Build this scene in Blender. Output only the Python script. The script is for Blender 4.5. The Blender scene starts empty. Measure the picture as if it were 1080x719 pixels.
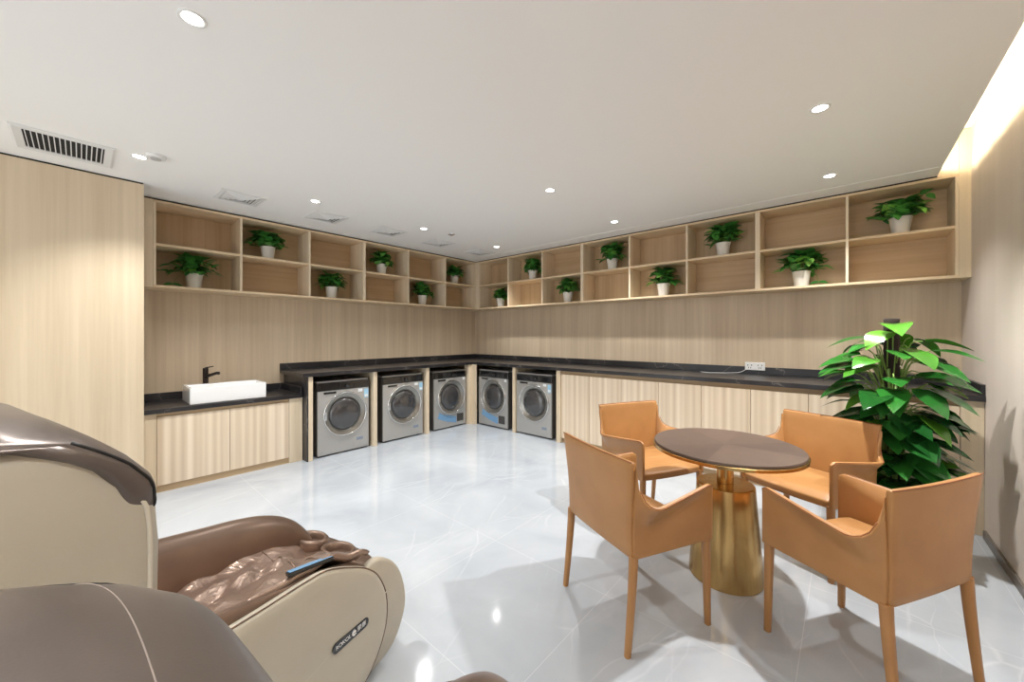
import bpy, bmesh, math, random
from mathutils import Vector, Matrix
C = bpy.context.scene.collection
PI = math.pi
S = bpy.context.scene

# ------------------------------------------------------------------ camera, world, exposure
CAM_H = 1.36
F_PX = 400.73
cd = bpy.data.cameras.new('camera'); cam = bpy.data.objects.new('camera', cd); C.objects.link(cam)
cam.location = (0, 0, CAM_H); cam.rotation_euler = (PI/2, 0, math.radians(41.375))
cd.sensor_width = 36.0; cd.lens = F_PX/1080*36.0; cd.shift_y = -5.73/1080; cd.clip_start = 0.02
S.camera = cam
S.view_settings.view_transform = 'Standard'; S.view_settings.look = 'None'
S.view_settings.gamma = 1.0; S.view_settings.use_curve_mapping = False
EXPOSURE = 0.3
S.view_settings.exposure = EXPOSURE
SPOT_W = 84.0          # each downlight
COVE_STRENGTH = 90.0    # LED strip behind the ceiling edge
WORLD_STRENGTH = 1.9    # fill light let in where the near wall is left out
wd = bpy.data.worlds.new('world'); S.world = wd; wd.use_nodes = True
bg = wd.node_tree.nodes['Background']; bg.inputs[0].default_value = (0.97, 0.985, 1.0, 1); bg.inputs[1].default_value = WORLD_STRENGTH
S.cycles.max_bounces = 10; S.cycles.diffuse_bounces = 6; S.cycles.use_denoising = True
S.cycles.sample_clamp_indirect = 6.0

# ------------------------------------------------------------------ room measures
XL, YB, XR, YN = -5.05, 4.72, 0.70, -3.2      # left wall, back wall, right wall, open near side
ZC = 2.607                                     # ceiling underside
XS, YS = -4.687, 4.40                          # shelf fronts
ZM0, ZM1 = 2.177, 2.199                        # middle board
ZB0, ZB1 = 1.798, 1.820                        # bottom board
XCF, YCF = -4.33, 4.00                         # counter front edges

# ------------------------------------------------------------------ materials
def srgb(r, g, b):
    f = lambda c: (c/255/12.92) if c/255 <= 0.04045 else ((c/255+0.055)/1.055)**2.4
    return (f(r), f(g), f(b), 1)
def mat(name):
    m = bpy.data.materials.new(name); m.use_nodes = True
    return m, m.node_tree.nodes, m.node_tree.links, m.node_tree.nodes['Principled BSDF']
def simple(name, col, rough=0.5, metal=0.0, coat=0.0, emit=None, es=0.0):
    m, n, l, b = mat(name)
    b.inputs['Base Color'].default_value = col; b.inputs['Roughness'].default_value = rough; b.inputs['Metallic'].default_value = metal
    b.inputs['Coat Weight'].default_value = coat
    if emit: b.inputs['Emission Color'].default_value = emit; b.inputs['Emission Strength'].default_value = es
    return m
def node(n, t, **k):
    o = n.new(t)
    for a, v in k.items(): setattr(o, a, v)
    return o
def ramp(n, stops):
    r = n.new('ShaderNodeValToRGB'); e = r.color_ramp.elements
    while len(e) < len(stops): e.new(0.5)
    for i, (p, c) in enumerate(stops): e[i].position = p; e[i].color = c
    return r
def coords(n, l, scale, loc=(0, 0, 0)):
    tc = n.new('ShaderNodeTexCoord'); mp = n.new('ShaderNodeMapping')
    mp.inputs['Scale'].default_value = scale; mp.inputs['Location'].default_value = loc
    l.new(tc.outputs['Object'], mp.inputs['Vector']); return mp
def wood(name, dark, light, stretch, rough=0.45, stripes=None, amount=0.55):
    """stretch: axis along the grain: 0 x, 1 y, 2 z, 3 = the horizontal one of both walls"""
    m, n, l, b = mat(name)
    def sc(a, lo):
        v = [a, a, a]
        if stretch == 3: v = [lo, lo, a]
        else: v[stretch] = lo
        return v
    mp = coords(n, l, sc(34, 0.9)); t = node(n, 'ShaderNodeTexNoise'); t.inputs['Scale'].default_value = 1.0; t.inputs['Detail'].default_value = 5; t.inputs['Roughness'].default_value = 0.6
    l.new(mp.outputs[0], t.inputs['Vector'])
    mp2 = coords(n, l, sc(6.5, 0.12), (3, 7, 1)); t2 = node(n, 'ShaderNodeTexNoise'); t2.inputs['Scale'].default_value = 1.0; t2.inputs['Detail'].default_value = 2
    l.new(mp2.outputs[0], t2.inputs['Vector'])
    mx = node(n, 'ShaderNodeMix', data_type='FLOAT'); mx.inputs[0].default_value = amount
    l.new(t.outputs[0], mx.inputs[2]); l.new(t2.outputs[0], mx.inputs[3])
    last = mx.outputs[0]
    if stripes:
        mp3 = coords(n, l, sc(stripes, 0.03), (0.3, 0.7, 5)); t3 = node(n, 'ShaderNodeTexNoise'); t3.inputs['Scale'].default_value = 1.0; t3.inputs['Detail'].default_value = 0
        l.new(mp3.outputs[0], t3.inputs['Vector'])
        mx3 = node(n, 'ShaderNodeMix', data_type='FLOAT'); mx3.inputs[0].default_value = 0.6
        l.new(last, mx3.inputs[2]); l.new(t3.outputs[0], mx3.inputs[3]); last = mx3.outputs[0]
    r = ramp(n, [(0.33, dark), (0.67, light)]); l.new(last, r.inputs[0]); l.new(r.outputs[0], b.inputs['Base Color'])
    bp = node(n, 'ShaderNodeBump'); bp.inputs['Strength'].default_value = 0.06; bp.inputs['Distance'].default_value = 0.002
    l.new(t.outputs[0], bp.inputs['Height']); l.new(bp.outputs[0], b.inputs['Normal'])
    b.inputs['Roughness'].default_value = rough
    return m
M = {}
M['wood_wall'] = wood('oak_wall_shaded', srgb(188, 168, 142), srgb(216, 199, 174), 2)  # same oak as the paler panels, darkened for shade
M['wood_lit'] = wood('oak_lit_tone', srgb(208, 189, 160), srgb(232, 216, 190), 2)  # same oak as the walls, made paler for the light on it
M['wood_side'] = wood('oak_side_panel', srgb(198, 179, 150), srgb(220, 203, 176), 2)
M['wood_edge'] = wood('oak_board', srgb(206, 182, 146), srgb(232, 210, 178), 3)
M['wood_h'] = wood('oak_shaded_back_lying', srgb(178, 150, 114), srgb(208, 182, 146), 3)  # the panel oak again, shelf shade put into the tone
M['wood_v'] = wood('oak_shaded_back_standing', srgb(178, 150, 114), srgb(208, 182, 146), 2)  # standing grain, darkened likewise for the shade in the shelves
M['wood_door'] = wood('oak_door_striped', srgb(208, 187, 160), srgb(238, 222, 199), 2, 0.4, 26)
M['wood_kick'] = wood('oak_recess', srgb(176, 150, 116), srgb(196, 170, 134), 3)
M['gap_shade'] = simple('painted_gap_shade', srgb(40, 34, 28), 0.8)  # near-black that paints the shade in the gaps under the ceiling

def marble_floor():
    m, n, l, b = mat('grey_marble_tile')
    tc = n.new('ShaderNodeTexCoord')
    # cloudy base
    t = node(n, 'ShaderNodeTexNoise'); t.inputs['Scale'].default_value = 1.3; t.inputs['Detail'].default_value = 6; t.inputs['Distortion'].default_value = 0.6
    l.new(tc.outputs['Object'], t.inputs['Vector'])
    r = ramp(n, [(0.3, srgb(164, 170, 178)), (0.7, srgb(190, 195, 201))]); l.new(t.outputs[0], r.inputs[0])
    # thin pale veins: rim of warped cells
    w = node(n, 'ShaderNodeTexNoise'); w.inputs['Scale'].default_value = 1.8; w.inputs['Detail'].default_value = 3
    l.new(tc.outputs['Object'], w.inputs['Vector'])
    add = node(n, 'ShaderNodeVectorMath', operation='MULTIPLY_ADD'); add.inputs[1].default_value = (0.18, 0.18, 0)
    l.new(w.outputs['Color'], add.inputs[0]); l.new(tc.outputs['Object'], add.inputs[2])
    def veins(scale, width, seed):
        mp = node(n, 'ShaderNodeMapping'); mp.inputs['Location'].default_value = (seed, seed*1.7, 0); mp.inputs['Rotation'].default_value = (0, 0, seed); mp.inputs['Scale'].default_value = (scale, scale*0.35, 1)
        l.new(add.outputs[0], mp.inputs[0])
        v = node(n, 'ShaderNodeTexVoronoi', feature='DISTANCE_TO_EDGE'); v.inputs['Scale'].default_value = 1.0
        l.new(mp.outputs[0], v.inputs['Vector'])
        rr = ramp(n, [(0.0, (1, 1, 1, 1)), (width, (0, 0, 0, 1))]); l.new(v.outputs['Distance'], rr.inputs[0]); return rr
    va, vb = veins(2.2, 0.010, 1.3), veins(3.0, 0.010, 4.1)
    k = node(n, 'ShaderNodeTexNoise'); k.inputs['Scale'].default_value = 2.2; l.new(tc.outputs['Object'], k.inputs['Vector'])
    kr = ramp(n, [(0.45, (0, 0, 0, 1)), (0.62, (1, 1, 1, 1))]); l.new(k.outputs[0], kr.inputs[0])
    mxv = node(n, 'ShaderNodeMath', operation='MAXIMUM'); l.new(va.outputs[0], mxv.inputs[0]); l.new(vb.outputs[0], mxv.inputs[1])
    mk = node(n, 'ShaderNodeMath', operation='MULTIPLY'); l.new(mxv.outputs[0], mk.inputs[0]); l.new(kr.outputs[0], mk.inputs[1])
    mk2 = node(n, 'ShaderNodeMath', operation='MULTIPLY'); l.new(mk.outputs[0], mk2.inputs[0]); mk2.inputs[1].default_value = 0.2
    c1 = node(n, 'ShaderNodeMix', data_type='RGBA'); l.new(mk2.outputs[0], c1.inputs[0]); l.new(r.outputs[0], c1.inputs[6]); c1.inputs[7].default_value = srgb(232, 233, 234)
    # tile joints every 0.8 m
    br = node(n, 'ShaderNodeTexBrick'); br.offset = 0.0; br.squash = 1.0
    br.inputs['Scale'].default_value = 1.0; br.inputs['Brick Width'].default_value = 0.8; br.inputs['Row Height'].default_value = 0.8; br.inputs['Mortar Size'].default_value = 0.0016; br.inputs['Mortar Smooth'].default_value = 0.2
    br.inputs['Color1'].default_value = (0, 0, 0, 1); br.inputs['Color2'].default_value = (0, 0, 0, 1); br.inputs['Mortar'].default_value = (1, 1, 1, 1)
    mp = node(n, 'ShaderNodeMapping'); mp.inputs['Location'].default_value = (1.75, -1.82, 0); l.new(tc.outputs['Object'], mp.inputs[0]); l.new(mp.outputs[0], br.inputs['Vector'])
    mj = node(n, 'ShaderNodeMath', operation='MULTIPLY'); l.new(br.outputs['Color'], mj.inputs[0]); mj.inputs[1].default_value = 0.35
    c2 = node(n, 'ShaderNodeMix', data_type='RGBA'); l.new(mj.outputs[0], c2.inputs[0]); l.new(c1.outputs[2], c2.inputs[6]); c2.inputs[7].default_value = srgb(228, 229, 230)
    l.new(c2.outputs[2], b.inputs['Base Color']); b.inputs['Roughness'].default_value = 0.09; b.inputs['Specular IOR Level'].default_value = 0.45
    return m
M['floor'] = marble_floor()
def marble_black():
    m, n, l, b = mat('black_marble')
    mp = coords(n, l, (1, 1, 1)); w = node(n, 'ShaderNodeTexNoise'); w.inputs['Scale'].default_value = 5; w.inputs['Detail'].default_value = 4
    l.new(mp.outputs[0], w.inputs['Vector'])
    add = node(n, 'ShaderNodeVectorMath', operation='MULTIPLY_ADD'); add.inputs[1].default_value = (0.35, 0.35, 0.35); l.new(w.outputs['Color'], add.inputs[0]); l.new(mp.outputs[0], add.inputs[2])
    v = node(n, 'ShaderNodeTexVoronoi', feature='DISTANCE_TO_EDGE'); v.inputs['Scale'].default_value = 1.5; l.new(add.outputs[0], v.inputs['Vector'])
    r = ramp(n, [(0.0, srgb(120, 116, 112)), (0.006, srgb(46, 45, 47)), (0.2, srgb(35, 34, 37))]); l.new(v.outputs['Distance'], r.inputs[0])
    l.new(r.outputs[0], b.inputs['Base Color']); b.inputs['Roughness'].default_value = 0.28
    return m
M['black_marble'] = marble_black()
M['ceiling'] = simple('white_ceiling_paint', srgb(244, 243, 240), 0.85)
M['plaster'] = simple('white_plaster', srgb(236, 234, 230), 0.8)
def wallpaper():
    m, n, l, b = mat('pale_wall_covering')
    mp = coords(n, l, (7, 7, 0.25)); t = node(n, 'ShaderNodeTexNoise'); t.inputs['Scale'].default_value = 1; t.inputs['Detail'].default_value = 3; l.new(mp.outputs[0], t.inputs['Vector'])
    r = ramp(n, [(0.3, srgb(210, 197, 186)), (0.7, srgb(216, 204, 193))]); l.new(t.outputs[0], r.inputs[0]); l.new(r.outputs[0], b.inputs['Base Color']); b.inputs['Roughness'].default_value = 0.6
    return m
M['wallpaper'] = wallpaper()
M['skirting'] = simple('dark_skirting', srgb(112, 104, 96), 0.35)
def leather(name, c0, c1, rough, bump=0.12, scale=260, metal=0.0, coat=0.0):
    m, n, l, b = mat(name)
    mp = coords(n, l, (1, 1, 1)); t = node(n, 'ShaderNodeTexNoise'); t.inputs['Scale'].default_value = 5; t.inputs['Detail'].default_value = 4; l.new(mp.outputs[0], t.inputs['Vector'])
    r = ramp(n, [(0.3, c0), (0.7, c1)]); l.new(t.outputs[0], r.inputs[0]); l.new(r.outputs[0], b.inputs['Base Color'])
    v = node(n, 'ShaderNodeTexVoronoi'); v.inputs['Scale'].default_value = scale; l.new(mp.outputs[0], v.inputs['Vector'])
    bp = node(n, 'ShaderNodeBump'); bp.inputs['Strength'].default_value = bump; bp.inputs['Distance'].default_value = 0.001; l.new(v.outputs['Distance'], bp.inputs['Height']); l.new(bp.outputs[0], b.inputs['Normal'])
    b.inputs['Roughness'].default_value = rough; b.inputs['Metallic'].default_value = metal; b.inputs['Coat Weight'].default_value = coat
    return m
M['tan'] = leather('tan_saddle_leather', srgb(166, 119, 71), srgb(180, 133, 83), 0.40)
M['tan_seam'] = leather('tan_leather_edge', srgb(140, 84, 42), srgb(152, 94, 50), 0.5)
M['grey_brown'] = leather('grey_brown_leather', srgb(104, 94, 89), srgb(122, 112, 106), 0.36, 0.05, 300, 0.4)
M['beige'] = leather('beige_leather', srgb(188, 180, 164), srgb(196, 188, 172), 0.45, 0.2, 160)
M['brown'] = leather('pearl_brown_leather', srgb(118, 97, 84), srgb(134, 112, 97), 0.34, 0.05, 300, 0.5)
M['black_piping'] = simple('black_piping', srgb(22, 20, 20), 0.5)
M['cream_piping'] = simple('cream_piping', srgb(214, 206, 190), 0.5)
M['stitch'] = simple('pale_stitching', srgb(150, 138, 130), 0.6)
def crumpled():
    m, n, l, b = mat('crumpled_bronze_leather')
    mp = coords(n, l, (1, 1, 1)); t = node(n, 'ShaderNodeTexNoise'); t.inputs['Scale'].default_value = 9; t.inputs['Detail'].default_value = 3; t.inputs['Distortion'].default_value = 1.5; l.new(mp.outputs[0], t.inputs['Vector'])
    b.inputs['Base Color'].default_value = srgb(176, 152, 138); b.inputs['Metallic'].default_value = 0.65; b.inputs['Roughness'].default_value = 0.32
    bp = node(n, 'ShaderNodeBump'); bp.inputs['Strength'].default_value = 0.6; bp.inputs['Distance'].default_value = 0.02; l.new(t.outputs[0], bp.inputs['Height']); l.new(bp.outputs[0], b.inputs['Normal'])
    return m
M['crumpled'] = crumpled()
def brass():
    m, n, l, b = mat('brushed_brass')
    mp = coords(n, l, (40, 40, 1)); t = node(n, 'ShaderNodeTexNoise'); t.inputs['Scale'].default_value = 1; t.inputs['Detail'].default_value = 3; l.new(mp.outputs[0], t.inputs['Vector'])
    r = ramp(n, [(0.3, srgb(192, 158, 102)), (0.7, srgb(208, 175, 118))]); l.new(t.outputs[0], r.inputs[0]); l.new(r.outputs[0], b.inputs['Base Color'])
    b.inputs['Metallic'].default_value = 1; b.inputs['Roughness'].default_value = 0.26
    return m
M['brass'] = brass()
def veneer():
    m, n, l, b = mat('dark_radial_veneer')
    tc = n.new('ShaderNodeTexCoord'); g = node(n, 'ShaderNodeTexGradient', gradient_type='RADIAL'); l.new(tc.outputs['Object'], g.inputs['Vector'])
    mu = node(n, 'ShaderNodeMath', operation='MULTIPLY'); mu.inputs[1].default_value = 8; l.new(g.outputs['Fac'], mu.inputs[0])
    fl = node(n, 'ShaderNodeMath', operation='FLOOR'); l.new(mu.outputs[0], fl.inputs[0])
    wn = node(n, 'ShaderNodeTexWhiteNoise', noise_dimensions='1D'); l.new(fl.outputs[0], wn.inputs['W'])
    t = node(n, 'ShaderNodeTexNoise'); t.inputs['Scale'].default_value = 14; t.inputs['Detail'].default_value = 5; l.new(tc.outputs['Object'], t.inputs['Vector'])
    mx = node(n, 'ShaderNodeMix', data_type='FLOAT'); mx.inputs[0].default_value = 0.5; l.new(wn.outputs['Value'], mx.inputs[2]); l.new(t.outputs[0], mx.inputs[3])
    r = ramp(n, [(0.15, srgb(78, 63, 55)), (0.85, srgb(100, 83, 73))]); l.new(mx.outputs[0], r.inputs[0]); l.new(r.outputs[0], b.inputs['Base Color'])
    b.inputs['Roughness'].default_value = 0.42
    return m
M['veneer'] = veneer()
M['silver'] = simple('silver_washer_enamel', srgb(184, 183, 180), 0.34, 0.5)
M['silver_dark'] = simple('washer_side_enamel', srgb(92, 90, 88), 0.45, 0.3)
M['chrome'] = simple('chrome', srgb(225, 225, 225), 0.1, 1.0)
M['bowl'] = simple('door_bowl', srgb(150, 148, 142), 0.2, 0.6)
M['glass'] = simple('smoked_door_glass', srgb(58, 57, 58), 0.06, 0.0, 1.0)
M['gloss_black'] = simple('gloss_black', srgb(26, 26, 28), 0.12, 0.0, 0.6)
M['black'] = simple('matt_black', srgb(24, 22, 22), 0.55)
M['panel_grey'] = simple('panel_grey', srgb(70, 68, 66), 0.2)
M['sticker_white'] = simple('white_sticker', srgb(232, 234, 236), 0.5)
M['sticker_blue'] = simple('blue_sticker', srgb(160, 203, 228), 0.45)
M['film_blue'] = simple('blue_film', srgb(118, 160, 198), 0.4)
M['hatch_print'] = simple('blue_grey_print', srgb(134, 146, 164), 0.5)
M['ceramic'] = simple('white_ceramic', srgb(240, 240, 240), 0.12, 0.0, 0.5)
M['bronze'] = simple('dark_bronze_faucet', srgb(44, 36, 32), 0.28, 0.6)
M['steel'] = simple('brushed_steel', srgb(190, 190, 190), 0.3, 1.0)
M['pot'] = simple('white_ribbed_pot', srgb(226, 222, 214), 0.5)
M['soil'] = simple('dark_soil', srgb(50, 38, 28), 0.9)
M['stem'] = simple('pale_green_stem', srgb(120, 150, 70), 0.5)
M['moss_pole'] = simple('dark_moss_pole', srgb(44, 32, 28), 0.9)
M['white_metal'] = simple('white_enamel', srgb(228, 228, 226), 0.45)
M['vent_grey'] = simple('grey_vent_blade', srgb(188, 187, 184), 0.5)
M['dark_void'] = simple('dark_duct', srgb(46, 44, 42), 0.9); M['vent_back'] = simple('vent_back', srgb(110, 108, 105), 0.7)
M['lamp'] = simple('lit_lamp_lens', (1, 1, 1, 1), 0.4, 0, 0, (1, 0.97, 0.92, 1), 12.0)
M['led'] = simple('lit_led_strip', (1, 1, 1, 1), 0.4, 0, 0, (1.0, 0.88, 0.62, 1), COVE_STRENGTH)
M['plastic_white'] = simple('white_plastic', srgb(236, 236, 234), 0.4)
M['socket_dark'] = simple('dark_socket_slots', srgb(60, 60, 60), 0.5)
M['badge_print'] = simple('white_print', srgb(232, 232, 232), 0.5)
def leafmat(name, c0, c1, c2, rough=0.32):
    m, n, l, b = mat(name)
    at = node(n, 'ShaderNodeAttribute', attribute_name='tone')
    r = ramp(n, [(0.0, c0), (0.6, c1), (1.0, c2)]); l.new(at.outputs['Fac'], r.inputs[0]); l.new(r.outputs[0], b.inputs['Base Color'])
    b.inputs['Roughness'].default_value = rough
    return m
M['leaf'] = leafmat('pothos_leaf', srgb(46, 108, 44), srgb(84, 154, 66), srgb(140, 190, 86))
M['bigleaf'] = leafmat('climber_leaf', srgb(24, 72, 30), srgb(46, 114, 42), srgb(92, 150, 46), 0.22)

# ------------------------------------------------------------------ object helpers
def add_props(o, label=None, cat=None, group=None, kind=None):
    if label: o['label'] = label
    if cat: o['category'] = cat
    if group: o['group'] = group
    if kind: o['kind'] = kind
    return o
def thing(name, label, cat, loc=(0, 0, 0), rz=0.0, group=None):
    o = bpy.data.objects.new(name, None); C.objects.link(o); o.empty_display_size = 0.1
    o.location = loc; o.rotation_euler = (0, 0, rz)
    return add_props(o, label, cat, group)
class MB:
    def __init__(s): s.bm = bmesh.new(); s.tone = []
    def box(s, x0, x1, y0, y1, z0, z1):
        v = [s.bm.verts.new(p) for p in ((x0,y0,z0),(x1,y0,z0),(x1,y1,z0),(x0,y1,z0),(x0,y0,z1),(x1,y0,z1),(x1,y1,z1),(x0,y1,z1))]
        for f in ((0,3,2,1),(4,5,6,7),(0,1,5,4),(1,2,6,5),(2,3,7,6),(3,0,4,7)): s.bm.faces.new([v[i] for i in f])
        return s
    def rings(s, rings, closed=True, cap0=True, cap1=True):
        """rings: list of equally long point lists"""
        vs = [[s.bm.verts.new(p) for p in r] for r in rings]; n = len(vs[0])
        for a, b in zip(vs, vs[1:]):
            for i in range(n if closed else n-1):
                j = (i+1) % n; s.bm.faces.new((a[i], a[j], b[j], b[i]))
        if cap0: s.bm.faces.new(list(reversed(vs[0])))
        if cap1: s.bm.faces.new(vs[-1])
        return s
    def lathe(s, prof, seg=32, c=(0, 0), axis='z', cap0=True, cap1=True):
        R = []
        for r, z in prof:
            r = max(r, 1e-4); row = []
            for k in range(seg):
                a = 2*PI*k/seg; p = (c[0]+r*math.cos(a), c[1]+r*math.sin(a), z)
                if axis == 'y': p = (c[0]+r*math.cos(a), z, c[1]+r*math.sin(a))
                row.append(p)
            R.append(row)
        return s.rings(R, True, cap0, cap1)
    def tube(s, pts, r, seg=8, cap=True):
        pts = [Vector(p) for p in pts]; n = len(pts); R = []
        rr = r if isinstance(r, (list, tuple)) else [r]*n
        ref = Vector((0, 0, 1))
        t0 = (pts[1]-pts[0]).normalized()
        if abs(t0.dot(ref)) > 0.9: ref = Vector((1, 0, 0))
        for i, p in enumerate(pts):
            t = (pts[min(i+1, n-1)]-pts[max(i-1, 0)]).normalized()
            a = t.cross(ref)
            if a.length < 1e-5: a = t.cross(Vector((0, 1, 0)))
            a.normalize(); b = t.cross(a).normalized(); ref = a.cross(t).normalized()
            R.append([p+a*(rr[i]*math.cos(2*PI*k/seg))+b*(rr[i]*math.sin(2*PI*k/seg)) for k in range(seg)])
        return s.rings(R, True, cap, cap)
    def slab(s, fn, nu, nv, th):
        """solid sheet: fn(u,v) point, thickness th along the sheet's normal (centred)"""
        def P(u, v): return Vector(fn(u, v))
        A, B = [], []
        for i in range(nu+1):
            ra, rb = [], []
            for j in range(nv+1):
                u, v = i/nu, j/nv; e = 0.01
                du = P(min(u+e, 1), v)-P(max(u-e, 0), v); dv = P(u, min(v+e, 1))-P(u, max(v-e, 0))
                nn = du.cross(dv); nn = nn.normalized() if nn.length > 1e-9 else Vector((0, 0, 1))
                p = P(u, v); t = th(u, v) if callable(th) else th
                ra.append(s.bm.verts.new(p+nn*t/2)); rb.append(s.bm.verts.new(p-nn*t/2))
            A.append(ra); B.append(rb)
        for i in range(nu):
            for j in range(nv):
                s.bm.faces.new((A[i][j], A[i+1][j], A[i+1][j+1], A[i][j+1])); s.bm.faces.new((B[i][j], B[i][j+1], B[i+1][j+1], B[i+1][j]))
        for i in range(nu):
            s.bm.faces.new((A[i][0], B[i][0], B[i+1][0], A[i+1][0])); s.bm.faces.new((A[i][nv], A[i+1][nv], B[i+1][nv], B[i][nv]))
        for j in range(nv):
            s.bm.faces.new((A[0][j], A[0][j+1], B[0][j+1], B[0][j])); s.bm.faces.new((A[nu][j], B[nu][j], B[nu][j+1], A[nu][j+1]))
        return s
    def prism(s, outline, d0, d1, axis='x'):
        mk = {'x': lambda d, a, b: (d, a, b), 'y': lambda d, a, b: (a, d, b), 'z': lambda d, a, b: (a, b, d)}[axis]
        return s.rings([[mk(d0, a, b) for a, b in outline], [mk(d1, a, b) for a, b in outline]])
    def build(s, name, m, parent=None, smooth=False, bevel=0.0, seg=2, subsurf=0, fix=True, auto=None, loc=None):
        if fix: bmesh.ops.recalc_face_normals(s.bm, faces=s.bm.faces[:])
        me = bpy.data.meshes.new(name); s.bm.to_mesh(me); s.bm.free()
        me.materials.append(m)
        if smooth or auto:
            for p in me.polygons: p.use_smooth = True
        if auto: me.set_sharp_from_angle(angle=math.radians(auto))
        o = bpy.data.objects.new(name, me); C.objects.link(o)
        if parent: o.parent = parent
        if loc: o.location = loc
        if bevel:
            b = o.modifiers.new('bevel', 'BEVEL'); b.width = bevel; b.segments = seg; b.limit_method = 'ANGLE'; b.angle_limit = math.radians(40)
        if subsurf:
            q = o.modifiers.new('subsurf', 'SUBSURF'); q.levels = subsurf; q.render_levels = subsurf
        return o
def bx(x0, x1, y0, y1, z0, z1): return MB().box(x0, x1, y0, y1, z0, z1)
def structure(o): o['kind'] = 'structure'; return o
def copy_tree(o, parent=None):
    c = o.copy(); C.objects.link(c)
    if parent: c.parent = parent
    for ch in list(o.children): copy_tree(ch, c)
    return c
def sstep(a, b, x):
    t = max(0.0, min(1.0, (x-a)/(b-a))); return t*t*(3-2*t)
def interp(tab, x):
    if x <= tab[0][0]: return tab[0][1]
    for (x0, y0), (x1, y1) in zip(tab, tab[1:]):
        if x <= x1: return y0+(y1-y0)*(x-x0)/(x1-x0)
    return tab[-1][1]
def catmull(pts, n=6, closed=False):
    out = []; N = len(pts); rng = range(N if closed else N-1)
    for i in rng:
        p = [pts[(i+k) % N] if closed else pts[max(0, min(N-1, i+k))] for k in (-1, 0, 1, 2)]
        for q in range(n):
            t = q/n
            out.append(tuple(0.5*((2*b)+(-a+c)*t+(2*a-5*b+4*c-d)*t*t+(-a+3*b-3*c+d)*t**3) for a, b, c, d in zip(*p)))
    if not closed: out.append(tuple(pts[-1]))
    return out

# ------------------------------------------------------------------ the room
structure(bx(XL-0.1, XR+0.1, YN, YB+0.1, -0.1, 0).build('floor', M['floor']))
structure(bx(XL-0.1, 0.53, YN, YB+0.1, ZC, ZC+0.035).build('ceiling', M['ceiling']))
structure(bx(XL-0.1, XR+0.1, YN, YB+0.1, 2.92, 3.0).build('ceiling_upper', M['plaster']))
structure(bx(XL-0.1, XL, YN, YB+0.1, 0, 2.92).build('wall_left', M['wood_wall']))
structure(bx(XL, XR+0.1, YB, YB+0.1, 0, 2.92).build('wall_back', M['wood_wall']))
structure(bx(XR, XR+0.1, YN, YB, 0, 2.92).build('wall_right', M['wallpaper']))
structure(bx(XL, -4.31, YN, 0.342, 0, ZC-0.014).build('wall_left_front', M['wood_side']))
structure(bx(XR-0.014, XR, YN, 4.0, 0, 0.055).build('baseboard_right', M['skirting']))
structure(bx(XL, 0.53, 4.19, YB, ZC-0.004, ZC).build('trim_1', M['ceiling']))     # border strip of the ceiling along the shelves
# cove: LED strip lying on the ceiling edge behind the right wall
led = bx(0.485, 0.50, YN+0.1, 4.36, ZC+0.036, ZC+0.052).build('led_strip', M['led'])
add_props(led, 'lit warm LED strip hidden in the ceiling gap along the right wall', 'light strip')

# ------------------------------------------------------------------ open shelving, built as units of columns
def shelf_unit(wall, name_label, edges, grains, group='open oak shelf units'):
    """edges: ascending positions along the wall. wall 'L' runs in y at x=XS, 'B' runs in x at y=YS"""
    loc = (XL, edges[0], ZB0) if wall == 'L' else (edges[0], YB, ZB0)
    t = thing('shelf_unit', name_label, 'shelf', loc, 0, group)
    th = 0.020; e0 = edges[0]; L = edges[-1]-e0
    def part(name, a0, a1, d0, d1, z0, z1, m, bev=0.0012):
        """a along the wall, d depth out from the wall"""
        if wall == 'L': b = bx(d0, d1, a0, a1, z0, z1)
        else: b = bx(a0, a1, -d1, -d0, z0, z1)
        return b.build(name, m, t, bevel=bev, seg=1)
    D = XS-XL if wall == 'L' else YB-YS
    H = ZC-0.018-ZB0
    part('bottom_board', 0, L, 0.001, D+0.004, 0, ZB1-ZB0, M['wood_edge'])
    part('top_board', 0, L, 0.001, D, H-th, H, M['wood_edge'])
    for i, e in enumerate(edges):
        a = e-e0
        if i == 0: a0, a1, nm = 0, th, 'side_panel'
        elif i == len(edges)-1: a0, a1, nm = L-th, L, 'side_panel'
        else: a0, a1, nm = a-th/2, a+th/2, 'divider'
        part(nm, a0, a1, 0.012, D, ZB1-ZB0+0.0003, H-th-0.0003, M['wood_lit'])
    for i in range(len(edges)-1):
        a0 = edges[i]-e0+(th if i == 0 else th/2); a1 = edges[i+1]-e0-(th if i == len(edges)-2 else th/2)
        part('middle_board', a0+0.0003, a1-0.0003, 0.012, D-0.001, ZM0-ZB0, ZM1-ZB0, M['wood_edge'])
        g1, g0 = grains[i]
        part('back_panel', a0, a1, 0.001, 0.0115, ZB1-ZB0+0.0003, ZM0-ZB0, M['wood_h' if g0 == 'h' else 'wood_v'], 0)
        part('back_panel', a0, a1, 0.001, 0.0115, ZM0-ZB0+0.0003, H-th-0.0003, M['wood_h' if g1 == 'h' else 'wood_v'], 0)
    return t
shelf_unit('L', 'three-column open oak shelf unit on the left wall above the white sink', [0.431, 1.096, 1.762, 2.427], [('v', 'v'), ('h', 'h'), ('h', 'v')])
shelf_unit('L', 'three-column open oak shelf unit on the left wall next to the room corner', [2.427, 3.092, 3.757, YS-0.001], [('v', 'h'), ('h', 'v'), ('v', 'h')])
shelf_unit('B', 'three-column open oak shelf unit on the back wall next to the room corner', [-4.625, -3.96, -3.30, -2.639], [('v', 'v'), ('v', 'v'), ('h', 'v')])
shelf_unit('B', 'three-column open oak shelf unit on the back wall, middle of three', [-2.639, -1.979, -1.318, -0.658], [('v', 'v'), ('v', 'v'), ('v', 'h')])
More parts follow.
